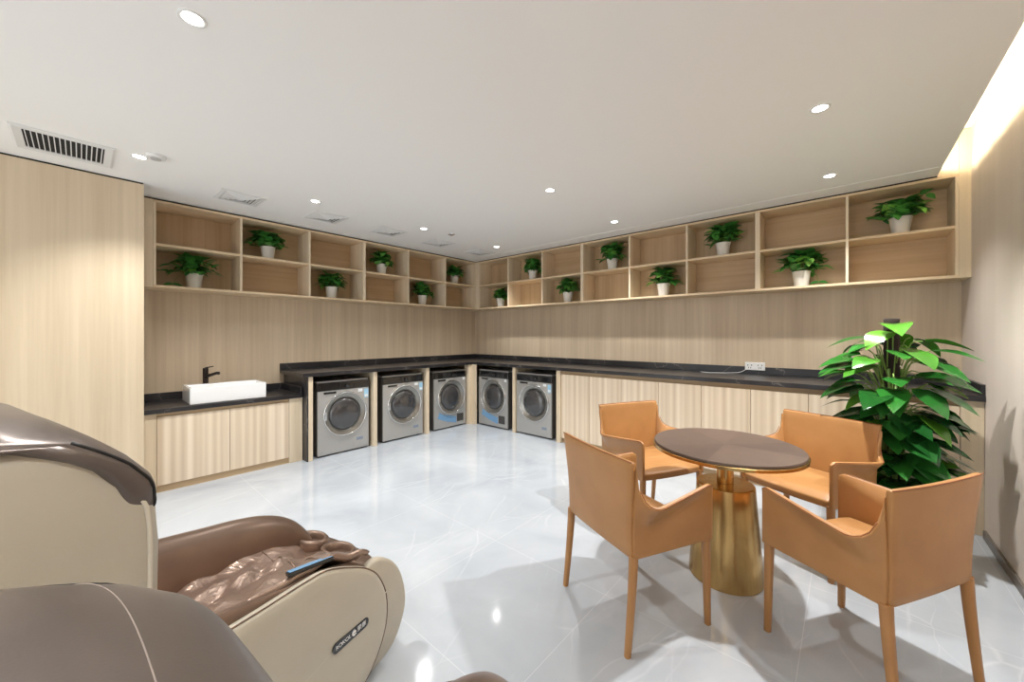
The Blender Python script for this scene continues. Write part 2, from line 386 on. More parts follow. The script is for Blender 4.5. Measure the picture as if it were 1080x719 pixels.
shelf_unit('B', 'two-column open oak shelf unit on the back wall beside the glowing cove', [-0.658, 0.0027, 0.640], [('h', 'h'), ('h', 'h')])
H_ = ZC-0.018
structure(bx(XL+0.001, XS, 0.343, 0.430, ZB0, H_).build('trim_2', M['wood_lit']))
structure(bx(XS+0.0005, -4.6255, YS, YB, ZB0, H_).build('trim_3', M['wood_lit']))
structure(bx(XL+0.001, XS, YS, YB, ZB0, H_).build('trim_4', M['wood_lit']))
structure(bx(0.6405, XR-0.0005, YS, YB, ZB0, 2.915).build('trim_5', M['wood_lit']))
structure(bx(0.531, 0.640, YS+0.02, YB, H_+0.001, 2.915).build('trim_6', M['wood_lit']))

structure(bx(XL+0.001, XS-0.012, 0.343, YB, H_+0.0005, ZC-0.0045).build('trim_gap_shade_left', M['gap_shade']))  # dark fill painting the shade over the left shelves
structure(bx(XS-0.0115, 0.529, YS+0.012, YB, H_+0.0005, ZC-0.0045).build('trim_gap_shade_back', M['gap_shade']))  # shadow gap over the back shelves, filled with a dark strip
structure(bx(XL, -4.316, YN, 0.338, ZC-0.0135, ZC-0.0005).build('trim_gap_shade_panel', M['gap_shade']))  # shade above the tall wood panel, put in as a dark strip

# ------------------------------------------------------------------ potted plants on the shelves
def leaf_into(mb, base, direc, up, L, W, droop=0.25, fold=0.25, tone=0.5, heart=True, rows=7):
    """a leaf blade: heart outline, folded along the midrib, drooping to the tip"""
    d = Vector(direc).normalized(); u = Vector(up); s_ = d.cross(u)
    if s_.length < 1e-4: s_ = Vector((1, 0, 0))
    s_.normalize(); u = s_.cross(d).normalized(); base = Vector(base)
    prof = [0.0, 0.62, 0.95, 1.0, 0.86, 0.62, 0.34, 0.0] if heart else [0.0, .5, .85, 1., .95, .75, .42, 0.]
    rows = len(prof)-1; grid = []
    for i, w in enumerate(prof):
        t = i/rows; back = 0.0
        c = base+d*(L*t)-u*(droop*L*t*t)
        row = []
        for k in (-1, -0.5, 0, 0.5, 1):
            x = k*w*W/2
            bk = -0.10*L*abs(k)*(1 if i == 1 else (0.4 if i == 2 else 0)) if heart else 0
            row.append(c+s_*x+u*(fold*abs(x)-0.3*fold*abs(x)*abs(k))+d*bk)
        grid.append(row)
    vs = []
    for i, row in enumerate(grid):
        if i in (0, rows): v = mb.bm.verts.new(row[2]); vs.append([v]*5)
        else: vs.append([mb.bm.verts.new(p) for p in row])
    lay = mb.bm.faces.layers.float.get('tone_f') or mb.bm.faces.layers.float.new('tone_f')
    for i in range(rows):
        for k in range(4):
            q = []
            for v in (vs[i][k], vs[i][k+1], vs[i+1][k+1], vs[i+1][k]):
                if v not in q: q.append(v)
            if len(q) >= 3:
                f = mb.bm.faces.new(q); f[lay] = tone
def build_leaves(mb, name, m, parent):
    o = mb.build(name, m, parent, smooth=True, fix=False)
    me = o.data; a = me.attributes.get('tone_f'); vals = [x.value for x in a.data]
    b = me.attributes.new('tone', 'FLOAT', 'FACE')
    for i, v in enumerate(vals): b.data[i].value = v
    me.attributes.remove(me.attributes['tone_f'])
    return o
def ribbed_pot(h, r0, r1):
    prof = [(0.001, 0.0), (r0, 0.0)]; n = 26
    for i in range(n+1):
        t = i/n; r = r0+(r1-r0)*t+0.0012*math.sin(i*PI)*0+(0.0011 if i % 2 else -0.0004); prof.append((r, h*t*0.94+0.002))
    prof += [(r1+0.004, h*0.95), (r1+0.004, h), (r1-0.004, h), (r1-0.007, h*0.8), (0.001, h*0.8)]
    return MB().lathe(prof, 36)
def pothos(seed, label, loc, rz, wide=1.0, high=1.0, trail=None, tall=None, squash=0.62, group='pothos in white pots on the shelves'):
    rnd = random.Random(seed)
    t = thing('potted_pothos', label, 'potted plant', loc, rz, group)
    h = 0.150
    ribbed_pot(h, 0.052, 0.070).build('pot', M['pot'], t, auto=35)
    MB().lathe([(0.001, h*0.801), (0.061, h*0.802), (0.061, h*0.86), (0.001, h*0.88)], 24).build('soil', M['soil'], t, smooth=True)
    mb = MB(); st = MB()
    for i in range(110):
        a = rnd.uniform(0, 2*PI); el = rnd.uniform(0.0, 1.0)**0.8
        rr = (0.05+0.115*rnd.random())*wide*(1.05-0.5*el); z = min(0.325, h+0.0+0.20*high*el*(0.75+0.25*rnd.random()))
        p = Vector((rr*math.cos(a), rr*math.sin(a)*squash, z))
        d = Vector((math.cos(a+rnd.uniform(-.7, .7)), math.sin(a+rnd.uniform(-.7, .7))*squash, rnd.uniform(-0.55, 0.5)+0.25*el))
        L = rnd.uniform(0.078, 0.118); W = L*rnd.uniform(0.72, 0.95)
        p2 = p-d.normalized()*L*0.35
        leaf_into(mb, p2, d, (0, 0, 1), L, W, rnd.uniform(0.1, 0.4), rnd.uniform(0.15, 0.5), rnd.uniform(0, 0.55) if rnd.random() < 0.85 else rnd.uniform(0.6, 1))
        if i % 3 == 0:
            b0 = Vector((0.3*p2.x, 0.3*p2.y, h*0.86)); st.tube([b0, (b0+p2)/2+Vector((0, 0, 0.02)), p2], 0.0016, 5)
    if trail:
        x, y, z = trail; b0 = Vector((0.06*(1 if x > 0 else -1), 0, h)); p2 = Vector(trail)
        st.tube([Vector((0, 0, h*0.86)), b0+Vector((0, 0, 0.02)), (b0+p2)/2+Vector((0.02*(1 if x > 0 else -1), 0, 0.01)), p2], 0.0018, 5)
        for q in (-1, 1): leaf_into(mb, p2+Vector((0, 0, 0.004)), (q*0.8, -0.25, -0.15), (0, -.5, 1), 0.075, 0.06, 0.15, 0.2, 0.1)
    if tall:
        p = [Vector((0.03, 0, h*0.86)), Vector((0.08, -0.02, h+0.10)), Vector((0.11, -0.02, h+0.165)), Vector((0.15, -0.02, h+0.16))]
        st.tube(p, 0.003, 6); leaf_into(mb, p[-1], (0.5, -0.3, -0.6), (0.3, -1, 0.3), 0.075, 0.05, 0.1, 0.2, 0.3)
        leaf_into(mb, p[2], (0.35, -0.3, 0.3), (-0.5, -1, 0.6), 0.07, 0.055, 0.7, 0.2, 0.2)
        leaf_into(mb, p[1], (-0.7, -0.3, 0.35), (0, -0.7, 1), 0.10, 0.085, 0.2, 0.2, 0.9)
        leaf_into(mb, p[1]+Vector((-.06, 0, -.02)), (-0.9, -0.3, 0.1), (0, -0.8, 1), 0.10, 0.08, 0.2, 0.2, 0.75)
    for v in mb.bm.verts:
        c = v.co
        if c.y > 0.10: c.y = 0.10+(c.y-0.10)*0.35
        if c.y < -0.14: c.y = -0.14+(c.y+0.14)*0.5
        c.z = min(c.z, 0.348); c.x = max(-0.285, min(0.285, c.x))
    build_leaves(mb, 'foliage', M['leaf'], t); st.build('stem', M['stem'], t, smooth=True)
    return t
zl, zu = ZB1+0.0005, ZM1+0.0005
XP, YP = -4.865, 4.555
LW = [  # y, row, label, wide, high
 (0.745, zl, 'widest pothos in a white pot, lower shelf above the sink, a leaf lying beside it', 1.45, 0.95, (-0.165, -0.05, 0.03)),
 (1.386, zu, 'spreading pothos in a white pot, upper left-wall shelf, second column from the wood panel', 1.25, 0.85, None),
 (2.085, zl, 'bushy pothos in a white pot on the lower left-wall shelf, above the first washing machine', 1.15, 0.9, None),
 (2.772, zu, 'compact pothos in a white pot on the upper left-wall shelf, above the second washing machine', 0.95, 0.9, None),
 (3.45, zl, 'pothos in a white pot on the lower left-wall shelf, above the third washing machine', 1.0, 0.9, None),
 (4.08, zu, 'pothos in a white pot, upper left-wall shelf, last cell before the room corner', 1.0, 0.75, None)]
for i, (y, z, lb, w, hi, tr) in enumerate(LW): pothos(11+i, lb, (XP, y, z), PI/2, w, hi, tr)
BW = [
 (-4.259, zl, 'pothos in a white pot, lower back-wall shelf, first cell after the room corner', 0.9, 0.8, None, None),
 (-3.587, zu, 'pothos in a white pot on the upper back-wall shelf, second column from the room corner', 1.0, 0.95, None, None),
 (-2.958, zl, 'pothos in a white pot on the lower back-wall shelf, third column from the room corner', 1.0, 0.95, None, None),
 (-2.278, zu, 'pothos in a white pot on the upper back-wall shelf, fourth column from the room corner', 1.05, 1.0, None, None),
 (-1.625, zl, 'pothos in a white pot on the lower back-wall shelf, fifth column from the room corner', 1.1, 1.0, None, None),
 (-0.995, zu, 'round-headed pothos in a white pot on the upper back-wall shelf, sixth column from the corner', 1.15, 1.1, None, None),
 (-0.325, zl, 'dense pothos in a white pot, lower back-wall shelf, one drooping leaf touching the board', 1.25, 1.1, (0.13, -0.03, 0.035), None),
 (0.339, zu, 'loose pothos with a curling stem in a white pot, shelf cell beside the glowing cove', 1.15, 0.75, None, True)]
for i, (x, z, lb, w, hi, tr, ta) in enumerate(BW): pothos(41+i, lb, (x, YP, z), 0, w, hi, tr, ta)

# ------------------------------------------------------------------ black marble counters
t = thing('counter_top', 'L-shaped black marble counter over the washing machines and cabinets', 'counter top', (XL, 1.56, 0))
out = [(0.001, 0), (XCF-XL, 0), (XCF-XL, YCF-1.56), (XR-XL-0.001, YCF-1.56), (XR-XL-0.001, YB-1.56-0.001), (0.001, YB-1.56-0.001)]
MB().prism(out, 0.915, 0.955, 'z').build('slab', M['black_marble'], t, bevel=0.003)
MB().box(0.001, 0.022, 0, YB-1.56-0.001, 0.9553, 1.03).box(0.0225, XR-XL-0.024, YB-1.56-0.022, YB-1.56-0.001, 0.9553, 1.03).box(XR-XL-0.023, XR-XL-0.001, YCF-1.56+0.01, YB-1.56-0.001, 0.9553, 1.03).build('backsplash', M['black_marble'], t, bevel=0.0015, seg=1)
bx(0.001, XCF-XL-0.016, 0.046, 0.060, 0, 0.9147).build('end_panel', M['black_marble'], t, bevel=0.0015, seg=1)
t = thing('sink_counter_top', 'lower black marble counter carrying the white sink', 'counter top', (XL, 0.344, 0))
SX = 0.615       # depth of the sink counter
bx(0.001, SX, 0, 1.256, 0.688, 0.726).build('slab', M['black_marble'], t, bevel=0.003)
bx(0.001, 0.022, 0, 1.256, 0.7263, 0.80).build('backsplash', M['black_marble'], t, bevel=0.0015, seg=1)
bx(0.0225, SX-0.01, 1.234, 1.256, 0.7263, 0.80).build('side_splash', M['black_marble'], t, bevel=0.0015, seg=1)

# wood partitions of the washing machine bays
def partition(label, x0, x1, y0, y1, z1=0.9147):
    o = bx(0, x1-x0, 0, y1-y0, 0, z1).build('partition_panel', M['wood_lit'], None, bevel=0.0015, seg=1, loc=(x0, y0, 0))
    return add_props(o, label, 'partition', 'oak partitions between the washing machines')
XPF, YPF = -4.35, 4.02
partition('oak partition panel backing the black marble end of the counter', XL+0.002, XPF, 1.621, 1.668)
partition('oak partition panel between the first and second washing machines from the sink', XL+0.002, XPF, 2.372, 2.422)
partition('oak partition panel between the second and third washing machines from the sink', XL+0.002, XPF, 3.152, 3.202)
t = thing('corner_post', 'oak L-shaped corner post under the bend of the counter', 'partition', (XPF-0.10, 3.93, 0))
bx(0.0, 0.10, 0, 0.03, 0, 0.9147).build('post_leaf', M['wood_lit'], t, bevel=0.0015, seg=1)
bx(0.085, 0.10, 0.0303, 0.09, 0, 0.9147).build('post_leaf', M['wood_lit'], t, bevel=0.001, seg=1)
bx(0.1003, 0.19, 0.06, 0.09, 0, 0.9147).build('post_leaf', M['wood_lit'], t, bevel=0.001, seg=1)
partition('oak partition panel between the two washing machines on the back wall', -3.534, -3.484, YPF, YB-0.002)
partition('oak partition panel between the last washing machine and the cabinets', -2.788, -2.728, YPF, YB-0.002)

# ------------------------------------------------------------------ cabinets
def door(t, x0, x1, y0, y1, z0, z1): return bx(x0, x1, y0, y1, z0, z1).build('door', M['wood_door'], t, bevel=0.0012, seg=1)
# sink cabinet, front towards +x
XF = XL+0.595
t = thing('sink_cabinet', 'low oak cabinet with two plain doors under the white sink', 'cabinet', (XL, 0.344, 0))
fx = XF-XL
bx(0.002, fx-0.022, 0.088, 1.124, 0.06, 0.6875).build('body', M['wood_kick'], t)
bx(0.002, fx-0.015, 0.088, 1.124, 0.0, 0.0597).build('toe_kick', M['wood_kick'], t)
door(t, fx-0.0215, fx-0.002, 0.090, 0.604, 0.062, 0.655); door(t, fx-0.0215, fx-0.002, 0.608, 1.122, 0.062, 0.655)
bx(fx-0.0215, fx-0.012, 0.09, 1.122, 0.662, 0.6873).build('pull_rail', M['wood_kick'], t)
bx(0.002, fx, 0.0, 0.0865, 0, 0.6875).build('side_panel', M['wood_lit'], t, bevel=0.0012, seg=1)
bx(0.002, fx, 1.1255, 1.256, 0, 0.6875).build('side_panel', M['wood_lit'], t, bevel=0.0012, seg=1)
# cabinets along the back wall, front towards -y
CAB = [(-2.727, -1.915, 'oak two-door base cabinet beside the last washing machine'),
       (-1.915, -1.075, 'oak two-door base cabinet behind the tan armchair near the washers, second from the washers'),
       (-1.075, -0.241, 'oak two-door base cabinet behind the round table, third from the washers'),
       (-0.241, 0.593, 'oak two-door base cabinet behind the large leafy floor plant')]
for x0, x1, lb in CAB:
    t = thing('base_cabinet', lb, 'cabinet', (x0, YB, 0), 0, 'oak base cabinets along the back wall'); W = x1-x0; D = YB-4.04
    bx(0.0005, W-0.0005, -D+0.021, -0.002, 0.06, 0.9147).build('body', M['wood_kick'], t)
    bx(0.0005, W-0.0005, -D+0.03, -0.002, 0, 0.0597).build('toe_kick', M['wood_kick'], t)
    door(t, 0.002, W/2-0.002, -D, -D+0.0205, 0.062, 0.868); door(t, W/2+0.002, W-0.002, -D, -D+0.0205, 0.062, 0.868)
o = bx(0, 0.105, 0, YB-4.04-0.002, 0, 0.9147).build('filler_panel', M['wood_lit'], None, bevel=0.0012, seg=1, loc=(0.594, 4.04, 0))
add_props(o, 'narrow oak filler panel closing the cabinets against the right wall', 'panel')

# ------------------------------------------------------------------ sink and faucet
sx0, sx1, sy0, sy1, sh = -4.86, -4.475, 0.655, 1.262, 0.155
t = thing('sink_basin', 'white rectangular ceramic sink standing on the lower black counter', 'sink', (sx0, sy0, 0.7265))
w, L = sx1-sx0, sy1-sy0; b = 0.018
mb = MB()
def rect(x0, x1, y0, y1, z): return [(x0, y0, z), (x1, y0, z), (x1, y1, z), (x0, y1, z)]
mb.rings([rect(0, w, 0, L, 0), rect(0, w, 0, L, sh), rect(b+0.08, w-b, b, L-b, sh), rect(b+0.09, w-b-0.01, b+0.01, L-b-0.01, 0.045)], True, True, True)
mb.build('bowl', M['ceramic'], t, bevel=0.008, seg=3, auto=40)
MB().lathe([(0.022, 0.0453), (0.022, 0.048), (0.012, 0.049), (0.001, 0.049)], 20, (w*0.58, L/2)).build('drain', M['chrome'], t, smooth=True)
t = thing('faucet', 'tall dark bronze faucet with angled spout on the sink rim', 'faucet', (sx0+0.052, 0.825, 0.7265+sh))
MB().lathe([(0.028, 0), (0.028, 0.004), (0.023, 0.006), (0.0235, 0.10), (0.023, 0.150), (0.019, 0.155), (0.001, 0.155)], 24).build('body', M['bronze'], t, auto=40)
MB().tube([(0.0, 0.0, 0.070), (0.05, 0.030, 0.085), (0.115, 0.075, 0.108), (0.128, 0.083, 0.106)], [0.017, 0.0155, 0.0145, 0.014], 12).build('spout', M['bronze'], t, smooth=True)
MB().tube([(0.123, 0.080, 0.104), (0.125, 0.082, 0.090)], 0.010, 12).build('aerator', M['bronze'], t, smooth=True)
MB().tube([(0, 0, 0.153), (0.012, 0.01, 0.160), (0.07, 0.05, 0.172)], [0.010, 0.006, 0.0045], 8).build('handle', M['bronze'], t, smooth=True)

# ------------------------------------------------------------------ washing machines (front towards local -y)
def washer(label, loc, rz, variant):
    t = thing('washing_machine', label, 'washing machine', loc, rz, 'front-loading washing machines')
    hw, D, H = 0.299, 0.56, 0.845
    bx(-hw, hw, 0.022, D, 0.018, H-0.018).build('body', M['silver_dark'], t, bevel=0.004)
    bx(-hw, hw, 0.015, D, H-0.0178, H).build('top_lid', M['silver'], t, bevel=0.004)
    # front plate with a round opening
    mb = MB(); cx, cz, R = 0.012, 0.455, 0.252; n = 48; z0, z1 = 0.02, H-0.112
    def edge(a):
        dx, dz = math.cos(a), math.sin(a); k = min(((hw-cx) if dx > 0 else (hw+cx))/abs(dx) if abs(dx) > 1e-6 else 9, ((z1-cz) if dz > 0 else (cz-z0))/abs(dz) if abs(dz) > 1e-6 else 9)
        return (cx+dx*k, cz+dz*k)
    angs = sorted(set([2*PI*i/n for i in range(n)]+[math.atan2(zz-cz, xx-cx) % (2*PI) for xx in (-hw, hw) for zz in (z0, z1)]))
    ins = [(cx+R*math.cos(a), cz+R*math.sin(a)) for a in angs]; outs = [edge(a) for a in angs]
    mb.rings([[(x, 0.021, z) for x, z in outs], [(x, 0.0, z) for x, z in outs], [(x, 0.0, z) for x, z in ins], [(x, 0.021, z) for x, z in ins]], True, False, False)
    mb.build('front_panel', M['silver'], t, bevel=0.002)
    # control panel of three glossy fields
    cp = bx(-hw, hw, 0.004, 0.0215, H-0.110, H-0.0185).build('control_panel', M['panel_grey'], t, bevel=0.003)
    bx(-hw+0.006, -0.045, -0.0005, 0.0037, H-0.104, H-0.026).build('detergent_drawer', M['gloss_black'], cp, bevel=0.002)
    bx(-0.039, 0.110, -0.0005, 0.0037, H-0.104, H-0.026).build('display', M['gloss_black'], cp, bevel=0.002)
    bx(0.116, hw-0.006, -0.0005, 0.0037, H-0.104, H-0.026).build('button_field', M['gloss_black'], cp, bevel=0.002)
    MB().lathe([(0.026, -0.0008), (0.026, -0.016), (0.022, -0.019), (0.001, -0.019)], 28, (0.036, H-0.065), 'y').build('dial', M['gloss_black'], cp, auto=40)
    bx(-0.235, -0.095, -0.008, -0.0003, H-0.146, H-0.122).build('drawer_handle', M['gloss_black'], t, bevel=0.004)
    # porthole door
    d = MB().lathe([(0.252, 0.012), (0.254, -0.014), (0.249, -0.022), (0.243, -0.022), (0.240, -0.016)], 56, (cx, cz), 'y', False, False).build('porthole_door', M['chrome'], t, smooth=True)
    MB().lathe([(0.2398, -0.0165), (0.225, -0.012), (0.205, -0.002), (0.186, 0.004), (0.183, 0.010)], 56, (cx, cz), 'y', False, False).build('door_bowl', M['bowl'], d, smooth=True)
    MB().lathe([(0.1828, 0.008), (0.176, -0.010), (0.150, -0.024), (0.105, -0.035), (0.05, -0.040), (0.001, -0.041)], 56, (cx-0.004, cz-0.004), 'y', False, True).build('door_glass', M['glass'], d, smooth=True)
    bx(-0.238+cx, -0.222+cx, -0.028, -0.012, cz-0.045, cz+0.045).build('door_handle', M['chrome'], d, bevel=0.004)
    # service flap and stickers
    if variant == 'blue':
        bx(0.120, 0.245, -0.003, -0.0003, 0.075, 0.190).build('filter_flap', M['panel_grey'], t, bevel=0.002)
        MB().prism([(-0.235, 0.165), (-0.205, 0.255), (-0.15, 0.215), (0.105, 0.155), (0.105, 0.062), (-0.06, 0.10)], -0.0022, -0.0003, 'y').build('film_sticker', M['film_blue'], t)
        bx(0.232, 0.275, -0.002, -0.0003, 0.690, 0.724).build('white_label', M['sticker_white'], t)
    else:
        bx(0.105, 0.285, -0.003, -0.0003, 0.045, 0.175).build('filter_flap', M['silver'], t, bevel=0.002)
        bx(0.145, 0.225, -0.0042, -0.0032, 0.115, 0.150).build('printed_label', M['hatch_print'], t)
        bx(0.165, 0.218, -0.002, -0.0003, 0.688, 0.722).build('white_label', M['sticker_white'], t)
        bx(0.240, 0.294, -0.002, -0.0003, 0.612, 0.716).build('energy_label', M['sticker_blue'], t)
        bx(0.246, 0.288, -0.0031, -0.0022, 0.622, 0.650).build('label_print', M['sticker_white'], t)
    for x in (-0.25, 0.25):
        for y in (0.06, D-0.06): MB().lathe([(0.022, 0), (0.022, 0.012), (0.012, 0.0178)], 16, (x, y)).build('foot', M['black'], t)
    return t
XW, YW = -4.385, 4.045
washer('silver washing machine on the left wall nearest the white sink', (XW, 2.028, 0), PI/2, 'energy')
washer('silver washing machine on the left wall, middle of the three there', (XW, 2.818, 0), PI/2, 'energy')
washer('silver washing machine with blue film on the left wall, next to the corner post', (XW, 3.608, 0), PI/2, 'blue')
washer('silver washing machine with blue film on the back wall, next to the corner post', (-3.945, YW, 0), 0, 'blue')
washer('silver washing machine on the back wall beside the oak cabinets', (-3.18, YW, 0), 0, 'energy')

# ------------------------------------------------------------------ sockets and cord
t = thing('wall_socket', 'white double wall socket above the black backsplash', 'socket', (-0.725, YB-0.0225, 0.995))
bx(-0.09, 0.09, -0.010, 0.0, 0, 0.083).build('plate', M['plastic_white'], t, bevel=0.003)
for x in (-0.046, 0.046):
    f = bx(x-0.040, x+0.040, -0.0125, -0.0103, 0.004, 0.079).build('socket_face', M['plastic_white'], t, bevel=0.001)
    MB().box(x-0.02, x-0.014, -0.0132, -0.0126, 0.045, 0.06).box(x+0.014, x+0.02, -0.0132, -0.0126, 0.045, 0.06).box(x-0.012, x-0.007, -0.0132, -0.0126, 0.018, 0.033).box(x+0.007, x+0.012, -0.0132, -0.0126, 0.018, 0.033).build('socket_slots', M['socket_dark'], f)
t = thing('wall_socket', 'dark socket plate set in the black backsplash behind the tan armchairs', 'socket', (-2.62, YB-0.0225, 0.966))
bx(-0.07, 0.07, -0.006, 0, 0, 0.05).build('plate', M['panel_grey'], t, bevel=0.002)
MB().box(-0.045, -0.02, -0.0072, -0.0062, 0.012, 0.038).box(0.02, 0.045, -0.0072, -0.0062, 0.012, 0.038).build('socket_slots', M['black'], t)
pts = catmull([(-0.80, YB-0.032, 1.005), (-0.86, YB-0.06, 0.968), (-0.98, YB-0.12, 0.9585), (-1.12, YB-0.20, 0.9585), (-1.22, YB-0.16, 0.9585)], 6)
o = MB().tube(pts, 0.003, 6).build('power_cord', M['plastic_white'], None, smooth=True); add_props(o, 'thin pale power cord lying on the black counter by the white socket', 'cord')

# ------------------------------------------------------------------ table
TC = (-0.52, 2.43)
t = thing('round_table', 'round dark-topped table with a tapered brass drum base', 'table', (TC[0], TC[1], 0))
MB().lathe([(0.001, 0.7282), (0.374, 0.7282), (0.378, 0.730), (0.378, 0.739), (0.3755, 0.742), (0.001, 0.742)], 96).build('tabletop', M['veneer'], t, auto=40)
MB().lathe([(0.20, 0.706), (0.376, 0.708), (0.384, 0.711), (0.385, 0.7265), (0.382, 0.728), (0.20, 0.728)], 96).build('brass_rim', M['brass'], t, auto=40)
MB().lathe([(0.042, 0.528), (0.042, 0.70), (0.09, 0.7035), (0.042, 0.7036)], 40).build('neck', M['brass'], t, auto=40)
MB().lathe([(0.001, 0.0), (0.186, 0.0), (0.188, 0.004), (0.188, 0.012), (0.148, 0.512), (0.146, 0.520), (0.140, 0.524), (0.001, 0.5275)], 72).build('base', M['brass'], t, auto=25)

# ------------------------------------------------------------------ armchairs (front towards local +y)
def armchair():
    t = thing('armchair', 'tan leather armchair', 'armchair', (0, 0, 0))
    HB = 0.405     # underside
    def hw(z): return 0.250+0.024*sstep(0.42, 0.83, z)+0.006*math.sin(PI*sstep(0.40, 0.83, z))*-1
    def backp(u, v):
        s = u*2-1; z = HB+(0.826-HB)*v
        return (s*hw(z), -0.200-0.022*v+0.004*math.sin(PI*v)-0.014*(1-s*s)*(0.4+0.6*v), z)
    bk = MB().slab(backp, 14, 10, 0.024).build('backrest', M['tan'], t, smooth=True, bevel=0.006, seg=2)
    # edge welt on the back top
    MB().tube([(backp(u/14, 1)[0]*1.004, backp(u/14, 1)[1]-0.010, backp(u/14, 1)[2]+0.001) for u in range(15)], 0.0028, 6).build('seam', M['tan_seam'], bk, smooth=True)
    def top(s): return 0.620+0.047*s+0.178*math.exp(-s/0.050)-0.016*max(0, (s-0.94)/0.06)**2
    for side in (1, -1):
        def armp(u, v, side=side):
            s = u; z = HB+(top(s)-HB)*v
            y = -0.205-0.006*v*(1-s)+(0.458*s)
            lo = 0.50+0.42*s; x = 0.252+0.006*s+0.078*max(0.0, (v-lo)/(1-lo+1e-6))**1.15*(1-s)**0.9*sstep(-0.02, 0.20, s)+(hw(z)-0.25)*max(0, 1-s*6)
            return (side*x, y, z)
        a = MB().slab(armp, 26, 12, 0.019).build('armrest', M['tan'], t, smooth=True, bevel=0.005, seg=2)
        MB().tube([(armp(i/26, 1)[0]+side*0.008, armp(i/26, 1)[1], armp(i/26, 1)[2]) for i in range(1, 27)], 0.0022, 6).build('seam', M['tan_seam'], a, smooth=True)
    def seatp(u, v):
        x = (u*2-1)*0.242; q = 1-(u*2-1)**2
        y = -0.190+(0.432+0.012*q)*v; z = 0.452-0.014*q*(1-abs(v*2-1)**2)-0.030*sstep(0.82, 1.0, v)**2
        return (x, y, z)
    MB().slab(seatp, 12, 16, lambda u, v: 0.042).build('seat', M['tan'], t, smooth=True, bevel=0.008, seg=3)
    for sx in (1, -1):
        for (y0, y1) in ((0.232, 0.238), (-0.198, -0.234)):
            R = []
            for k in range(9):
                q = k/8; z = (HB+0.012)*(1-q); x = sx*(0.247+0.004*q); y = y0+(y1-y0)*q**1.3; a, b_ = 0.0178-0.0052*q, 0.0175-0.005*q
                R.append([(x-a, y-b_*0.6, z), (x-a*0.6, y-b_, z), (x+a*0.6, y-b_, z), (x+a, y-b_*0.6, z), (x+a, y+b_*0.6, z), (x+a*0.6, y+b_, z), (x-a*0.6, y+b_, z), (x-a, y+b_*0.6, z)])
            MB().rings(R).build('leg', M['tan'], t, auto=60)
    return t
def facing(fx, fy): return math.atan2(fy, fx)-PI/2
CH = [((-0.822, 1.85), (0.432, 0.902), 'tan leather armchair seen from behind in front of the round table, by the open floor'),
      ((-1.10, 2.77), (0.89, -0.455), 'tan leather armchair beyond the round table, on the side of the washing machines'),
      ((-0.19, 3.05), (-0.427, -0.904), 'tan leather armchair beyond the round table, in front of the large leafy plant'),
      ((0.058, 2.19), (-0.863, 0.506), 'tan leather armchair by the right wall, its back hiding the foot of the plant')]
proto = armchair()
for i, (p, f_, lb) in enumerate(CH):
    o = proto if i == 0 else copy_tree(proto)
    o.location = (p[0], p[1], 0); o.rotation_euler = (0, 0, facing(*f_)); o['label'] = lb; o['group'] = 'tan armchairs around the round table'

